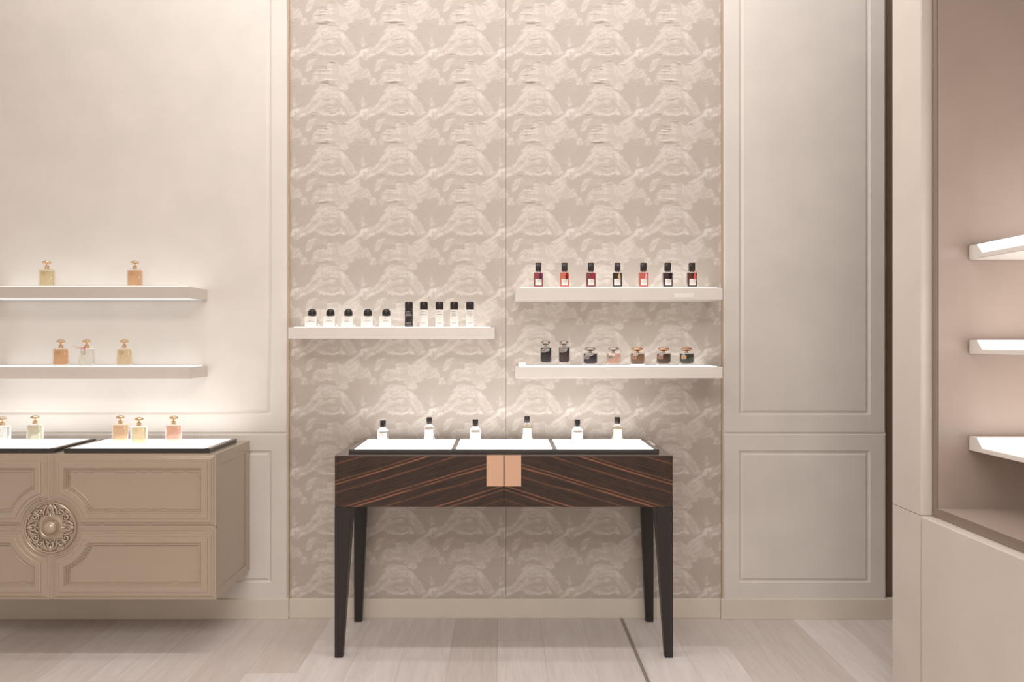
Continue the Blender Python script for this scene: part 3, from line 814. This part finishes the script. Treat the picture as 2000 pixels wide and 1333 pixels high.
# B: squat square flacon with black dome cap
zc = zs(640)+.003; DB = 3.61; gB = 'squat dome-capped bottles on the wallpaper shelf'
def flacon_b():
    t = empty('perfume_bottle', (0, 0, 0), '', 'perfume bottle', gB)
    w, d, h = .060, .046, .049
    obj('glass_body', loft([(0, w-.003, d-.003, .003), (.0015, w, d, .003), (h-.0015, w, d, .003), (h, w-.003, d-.003, .003)]), 'thick_glass', t, 50)
    obj('liquid', loft([(.006, w-.010, d-.010, .003), (h-.006, w-.010, d-.010, .003)]), 'juice_clear', t, 50)
    obj('label', bx(bmesh.new(), -w/2+.001, w/2-.005, -d/2-.0008, -d/2-.0001, .003, h-.001, 0), 'label_white', t)
    obj('collar', lathe([(.010, h-.0002), (.010, h+.003)]), 'chrome', t, 30)
    obj('cap', lathe([(.0185, h+.003), (.0193, h+.004), (.0193, h+.018), (.0185, h+.0235), (.0163, h+.0285), (.0125, h+.0325), (.0075, h+.0355), (.001, h+.0365)]), 'cap_black', t, 40)
    return t
txB = [(['ROSE OF', "NO MAN'S LAND"], 'dome-capped bottle labelled in two lines, leftmost on the single wallpaper shelf'),
       (["L'ELEPHANT"], 'dome-capped bottle, second from the left on the single wallpaper shelf'),
       (['BLACK', 'SAFFRON'], 'dome-capped bottle labelled in two lines, third on the single wallpaper shelf'),
       (['OUD NOIR'], 'dome-capped bottle, fourth from the left on the single wallpaper shelf'),
       (['LIL FLEUR'], 'dome-capped bottle standing next to the slim black flacon')]
b0 = None
for k, px in enumerate((610, 645.5, 680.5, 718.5, 754.5)):
    loc = ((px-CX)*DB/F, DB, zc)
    if b0 is None: b0 = flacon_b(); b0.location = loc; b0['label'] = txB[0][1]; t = b0
    else:
        t = b0.copy(); C.objects.link(t); t.location = loc; t['label'] = txB[k][1]
        for ch in b0.children:
            if ch.name.startswith('lettering'): continue
            c = ch.copy(); C.objects.link(c); c.parent = t
    if k > 2: t.rotation_euler.z = .06
    ls = txB[k][0]; zz = .0275 if len(ls) == 1 else .030
    bmt = [(s_, .0052, zz-i*.0058) for i, s_ in enumerate(ls)]
    a = text_obj(bmt, .0242, 'ink_dark', t)
    a.location.x = -.002
    a = text_obj([('BYREDO', .0048, .040)], .0242, 'ink_red', t); a.location.x = -.002
    a = text_obj([('EAU DE PARFUM', .0028, .013)], .0242, 'ink_red', t); a.location.x = -.002

# C: slim cylindrical flacons with black caps
gC = 'slim cylindrical flacons on the wallpaper shelf'
txC = [(798.5, ['BLACK', 'SAFFRON'], 'all-black slim cylindrical flacon with white lettering', 'b'),
       (828, ['BLANCHE'], 'slim white flacon with black cap, directly right of the black one', 'w'),
       (858.5, ["L'OMBRE"], 'slim white flacon with black cap, second of the four white ones', 'w'),
       (887, ['GYPSY', 'WATER'], 'slim white flacon with black cap, third of the four white ones', 'w'),
       (918, ['ACCORD', 'OUD'], 'slim white flacon with black cap, nearest the right end of its shelf', 'w')]
for px, ls, lab, kd in txC:
    t = empty('perfume_flacon', ((px-CX)*DB/F, DB, zc), lab, 'perfume bottle', gC)
    R = .0188
    m1 = 'flacon_black' if kd == 'b' else 'flacon_white'; ink = 'ink_white' if kd == 'b' else 'ink_dark'
    obj('flacon_body', lathe([(R-.001, 0), (R, .001), (R, .0795), (R-.0015, .081)], n=40), m1, t, 40)
    obj('cap', lathe([(R-.0006, .0815), (R-.0002, .082), (R-.0002, .1135), (R-.0015, .1165), (R-.006, .1180), (.001, .1186)], n=40), 'cap_black', t, 40)
    zz = .0575 if len(ls) == 1 else .0600
    q = [('BYREDO', .0056, .0705)]+[(s_, .0066, zz-i*.0068) for i, s_ in enumerate(ls)]
    text_obj(q, 0, ink, t, cyl=R)
    q = [('HAIR PERFUME', .0036, .020), ('PARFUM POUR', .0032, .0155), ('75 ML 2.5 FL OZ', .0034, .0085)]
    text_obj(q, 0, ink, t, cyl=R)

# D: tasselled square bottles
gD = 'tasselled square bottles on the upper right shelf'; zd = zs(562.5)+.003; DD = 3.60
def flacon_d(loc, label, glass, tassel, rotz=0):
    t = empty('perfume_bottle', loc, label, 'perfume bottle', gD, rotz)
    w, d, h = .0465, .034, .0730
    obj('glass_body', loft([(0, w-.002, d-.002, .0025), (.001, w, d, .0025), (h-.001, w, d, .0025), (h, w-.003, d-.003, .0025)]), 'clear_glass', t, 50)
    obj('liquid', loft([(.0055, w-.005, d-.005, .002), (h-.0035, w-.005, d-.005, .002)]), glass, t, 50)
    obj('label', bx(bmesh.new(), -.0145, .0145, -d/2-.0008, -d/2-.0001, .0115, .0405, 0), 'label_white', t)
    text_obj([('DIANA VREELAND', .0030, .0265)], d/2+.001, 'ink_dark', t)
    text_obj([('PARFUMS', .0036, .0345)], d/2+.001, 'ink_red', t)
    text_obj([('EAU DE PARFUM', .0024, .0185)], d/2+.001, 'ink_red', t)
    obj('neck', lathe([(.0095, h-.0002), (.0100, h+.001), (.0100, h+.0055), (.009, h+.0065)]), 'chrome', t, 35)
    obj('cap', loft([(h+.006, .0258, .0258, .003), (h+.007, .0268, .0268, .003), (h+.0415, .0268, .0268, .003), (h+.0425, .0256, .0256, .003)]), 'cap_black', t, 50)
    bm = bmesh.new()
    x = .0095; y = -d/2-.004
    tube(bm, [(.008, -.0105, h+.003), (x, y, h-.001), (x, y, h-.008)], [.0009, .0009, .0012], 6)
    lathe([(.001, h-.032), (.0058, h-.0325), (.0054, h-.022), (.0040, h-.013), (.0026, h-.0115), (.0036, h-.010), (.0030, h-.007), (.0008, h-.006)], bm, 12, x, y)
    obj('tassel', bm, 'tassel_'+tassel, t, 50)
    return t
for px, lab, g_, ts in ((1051.4, 'berry-red square bottle with a purple tassel', 'glass_berry', 'purple'),
                        (1102.4, 'orange-coral square bottle with a dark wine tassel', 'glass_coral', 'wine'),
                        (1153.8, 'crimson square bottle with a crimson tassel', 'glass_crimson', 'crimson'),
                        (1206, 'dark umber square bottle turned slightly, with a sand-coloured tassel', 'glass_umber', 'sand'),
                        (1256.6, 'salmon square bottle with a pale pink tassel', 'glass_salmon', 'pink'),
                        (1303.8, 'dark maroon square bottle with a black tassel', 'glass_maroon', 'black'),
                        (1351, 'russet-brown square bottle with a bright coral tassel', 'glass_russet', 'coral')):
    flacon_d(((px-CX)*DD/F, DD, zd), lab, g_, ts, -.18 if ts == 'sand' else 0)

# E: pebble-capped heavy glass bottles
gE = 'pebble-capped bottles on the lower right shelf'; ze = zs(717.5)+.003; DE = 3.645
def flacon_e(px, label, juice, capm, tall, plaque='chrome', pedestal=False):
    t = empty('perfume_bottle', ((px-CX)*DE/F, DE, ze), label, 'perfume bottle', gE)
    if tall: w, d, h, lb = .0530, .040, .0905, .0165
    else: w, d, h, lb = .0655, .044, .0610, .0125
    obj('glass_body', loft([(0, w-.012, d-.012, .010), (.0015, w-.006, d-.006, .010), (.008, w-.001, d-.001, .010), (.016, w, d, .009), (h-.003, w, d, .009), (h-.0005, w-.003, d-.003, .009), (h, w-.008, d-.008, .008)]), 'thick_glass', t, 50)
    obj('liquid', loft([(lb, w-.022, d-.018, .008), (lb+.002, w-.014, d-.012, .009), (lb+.008, w-.007, d-.007, .008), (h-.0055, w-.007, d-.007, .007)]), juice, t, 50)
    obj('plaque', bx(bmesh.new(), -w/2+.003, -w/2+.026, -d/2-.0014, -d/2, h-.028, h-.012, .0006), plaque, t)
    text_obj([('TERRY', .0048, h-.020)], d/2+.0017, 'ink_dark', t).location.x = -w/2+.0145
    obj('neck', lathe([(.0085, h-.0002), (.0085, h+.003), (.0060, h+.0035), (.0060, h+.0085)]), capm, t, 35)
    cw = .042 if tall else .053; hh = .0205 if tall else .0190
    secs = []
    for k in range(9):
        a = -PI/2+PI*(k+.35)/9.0*1.0; c_ = max(.15, math.cos(a)**.6 if math.cos(a) > 0 else .15)
        secs.append((h+.0085+hh/2+hh/2*math.sin(a), cw*c_, .026*c_, .0129*c_))
    obj('cap', loft(secs, n=6), capm, t, 60)
    if pedestal: obj('foot', loft([(0, w-.016, d-.012, .004), (.001, w-.012, d-.009, .004), (.0088, w-.002, d-.002, .004), (.0095, w-.004, d-.004, .004)]), 'label_white', t, 50)
    return t
flacon_e(1066, 'tall near-black bottle with chrome pebble cap', 'juice_ink', 'chrome', True)
flacon_e(1101.8, 'tall oxblood-brown bottle with chrome pebble cap', 'juice_oxblood', 'chrome', True)
flacon_e(1152.8, 'squat dark plum bottle with chrome pebble cap', 'juice_plum', 'chrome', False)
flacon_e(1198, 'squat blush-pink bottle with chrome pebble cap', 'juice_blush', 'chrome', False, 'strip_metal')
flacon_e(1245, 'squat bronze bottle with rose-gold pebble cap and white foot', 'juice_bronze', 'rose_gold', False, 'rose_gold', True)
flacon_e(1296, 'squat tobacco-brown bottle with rose-gold pebble cap', 'juice_tobacco', 'rose_gold', False, 'rose_gold')
flacon_e(1341, 'squat moss-green bottle with rose-gold pebble cap', 'juice_moss', 'rose_gold', False, 'copper_plate')

# F: round bottles on the console tray
gF = 'round black-capped bottles on the console tray'
def flacon_f():
    t = empty('perfume_bottle', (0, 0, 0), '', 'perfume bottle', gF)
    R = .0257
    obj('glass_body', lathe([(R-.003, 0), (R-.0008, .001), (R, .004), (R, .068), (R-.001, .0715), (R-.004, .0750), (.016, .0805), (.0105, .0835), (.0095, .0865)], n=36), 'thick_glass', t, 50)
    obj('liquid', lathe([(R-.008, .0065), (R-.0045, .009), (R-.004, .064), (R-.005, .0655)], n=36), 'juice_clear', t, 50)
    bm = bmesh.new(); N = 12; z0, z1 = .014, .0615; a0 = math.radians(46)
    for r_ in (0,):
        pv = None
        for k in range(N+1):
            a = -a0+2*a0*k/N; x, y = (R+.0005)*math.sin(a), -(R+.0005)*math.cos(a)
            p = (bm.verts.new((x, y, z0)), bm.verts.new((x, y, z1)), bm.verts.new((x*.985, y*.985, z0)), bm.verts.new((x*.985, y*.985, z1)))
            if pv:
                bm.faces.new((pv[0], p[0], p[1], pv[1])); bm.faces.new((p[2], pv[2], pv[3], p[3]))
                bm.faces.new((pv[1], p[1], p[3], pv[3])); bm.faces.new((p[0], pv[0], pv[2], p[2]))
            pv = p
    obj('label', bm, 'label_white', t, 40)
    text_obj([('COLOGNE', .0050, .054), ('ABSOLUE', .0040, .049)], 0, 'ink_red', t, cyl=R+.0008)
    text_obj([('EAU', .0030, .0315), ('100 ML', .0030, .0275)], 0, 'ink_red', t, cyl=R+.0008)
    obj('neck', lathe([(.0098, .0862), (.0098, .0885)]), 'chrome', t, 30)
    obj('cap', lathe([(.0122, .0885), (.0127, .0892), (.0127, .1155), (.0122, .1163)]), 'cap_black', t, 40)
    return t
f0 = flacon_f()
for k, (px, D, lab, j) in enumerate(((748, 3.418, 'clear round bottle with black cap, leftmost on the console tray', 'juice_clear'),
        (838.5, 3.556, 'clear round bottle with black cap, rear right on the left glowing console panel', 'juice_clear'),
        (928.5, 3.46, 'clear round bottle with black cap, left one on the middle glowing console panel', 'juice_clear'),
        (1029.5, 3.61, 'pale gold round bottle with black cap on the middle glowing console panel', 'juice_pale_gold'),
        (1127.5, 3.45, 'clear round bottle with black cap, nearer one on the right glowing console panel', 'juice_clear'),
        (1205.5, 3.567, 'pale gold round bottle with black cap, rightmost on the console tray', 'juice_pale_gold'))):
    loc = ((px-CX)*D/F, D, TZ)
    if k == 0: f0.location = loc; f0['label'] = lab
    else: copy_thing(f0, loc, lab, 0, {'liquid': j} if j != 'juice_clear' else None)

# ---------------------------------------------------------------- lights
def area(name, loc, sx, sy, power, col=(1, .90, .80), rot=(0, 0, 0)):
    l = bpy.data.lights.new(name, 'AREA'); l.shape = 'RECTANGLE'; l.size = sx; l.size_y = sy
    l.energy = power; l.color = col
    o = bpy.data.objects.new(name, l); C.objects.link(o); o.location = loc; o.rotation_euler = rot; return o
area('wall_washer', (-.1, 3.42, CEIL-.02), 5.0, .06, 11, (1, .983, .978))
area('ceiling_strip_and_fill', (-.15, 2.8, CEIL-.02), 3.2, .12, 26, (1, .983, .978))
area('ceiling_strip_and_fill', (-.15, -1.0, CEIL-.02), 3.2, 1.8, 112, (1, .983, .978))  # broad unseen fill added behind the camera for frontal light
area('case_floor_fill', (2.0, 1.95, .965), .04, 1.2, 1.2, (1, .97, .94))  # unseen lamp added under the lowest case shelf to brighten the case floor
w = bpy.data.worlds.new('room_air'); bpy.context.scene.world = w; w.use_nodes = True
w.node_tree.nodes['Background'].inputs[0].default_value = (1, .92, .86, 1)
w.node_tree.nodes['Background'].inputs[1].default_value = .05

# ---------------------------------------------------------------- camera
cam = bpy.data.cameras.new('camera'); co = bpy.data.objects.new('camera', cam); C.objects.link(co)
co.location = (0, 0, CAMZ); co.rotation_euler = (PI/2, 0, 0)
cam.lens = 36*F/2000; cam.sensor_width = 36; cam.shift_x = (1000-CX)/2000; cam.shift_y = (CY-666.5)/2000
cam.clip_start = .05
sc_ = bpy.context.scene; sc_.camera = co
sc_.view_settings.view_transform = 'Standard'; sc_.view_settings.look = 'None'
sc_.view_settings.gamma = 1; sc_.view_settings.use_curve_mapping = False
sc_.view_settings.exposure = .10
sc_.cycles.transparent_max_bounces = 16
sc_.cycles.max_bounces = 7; sc_.cycles.diffuse_bounces = 4; sc_.cycles.glossy_bounces = 3
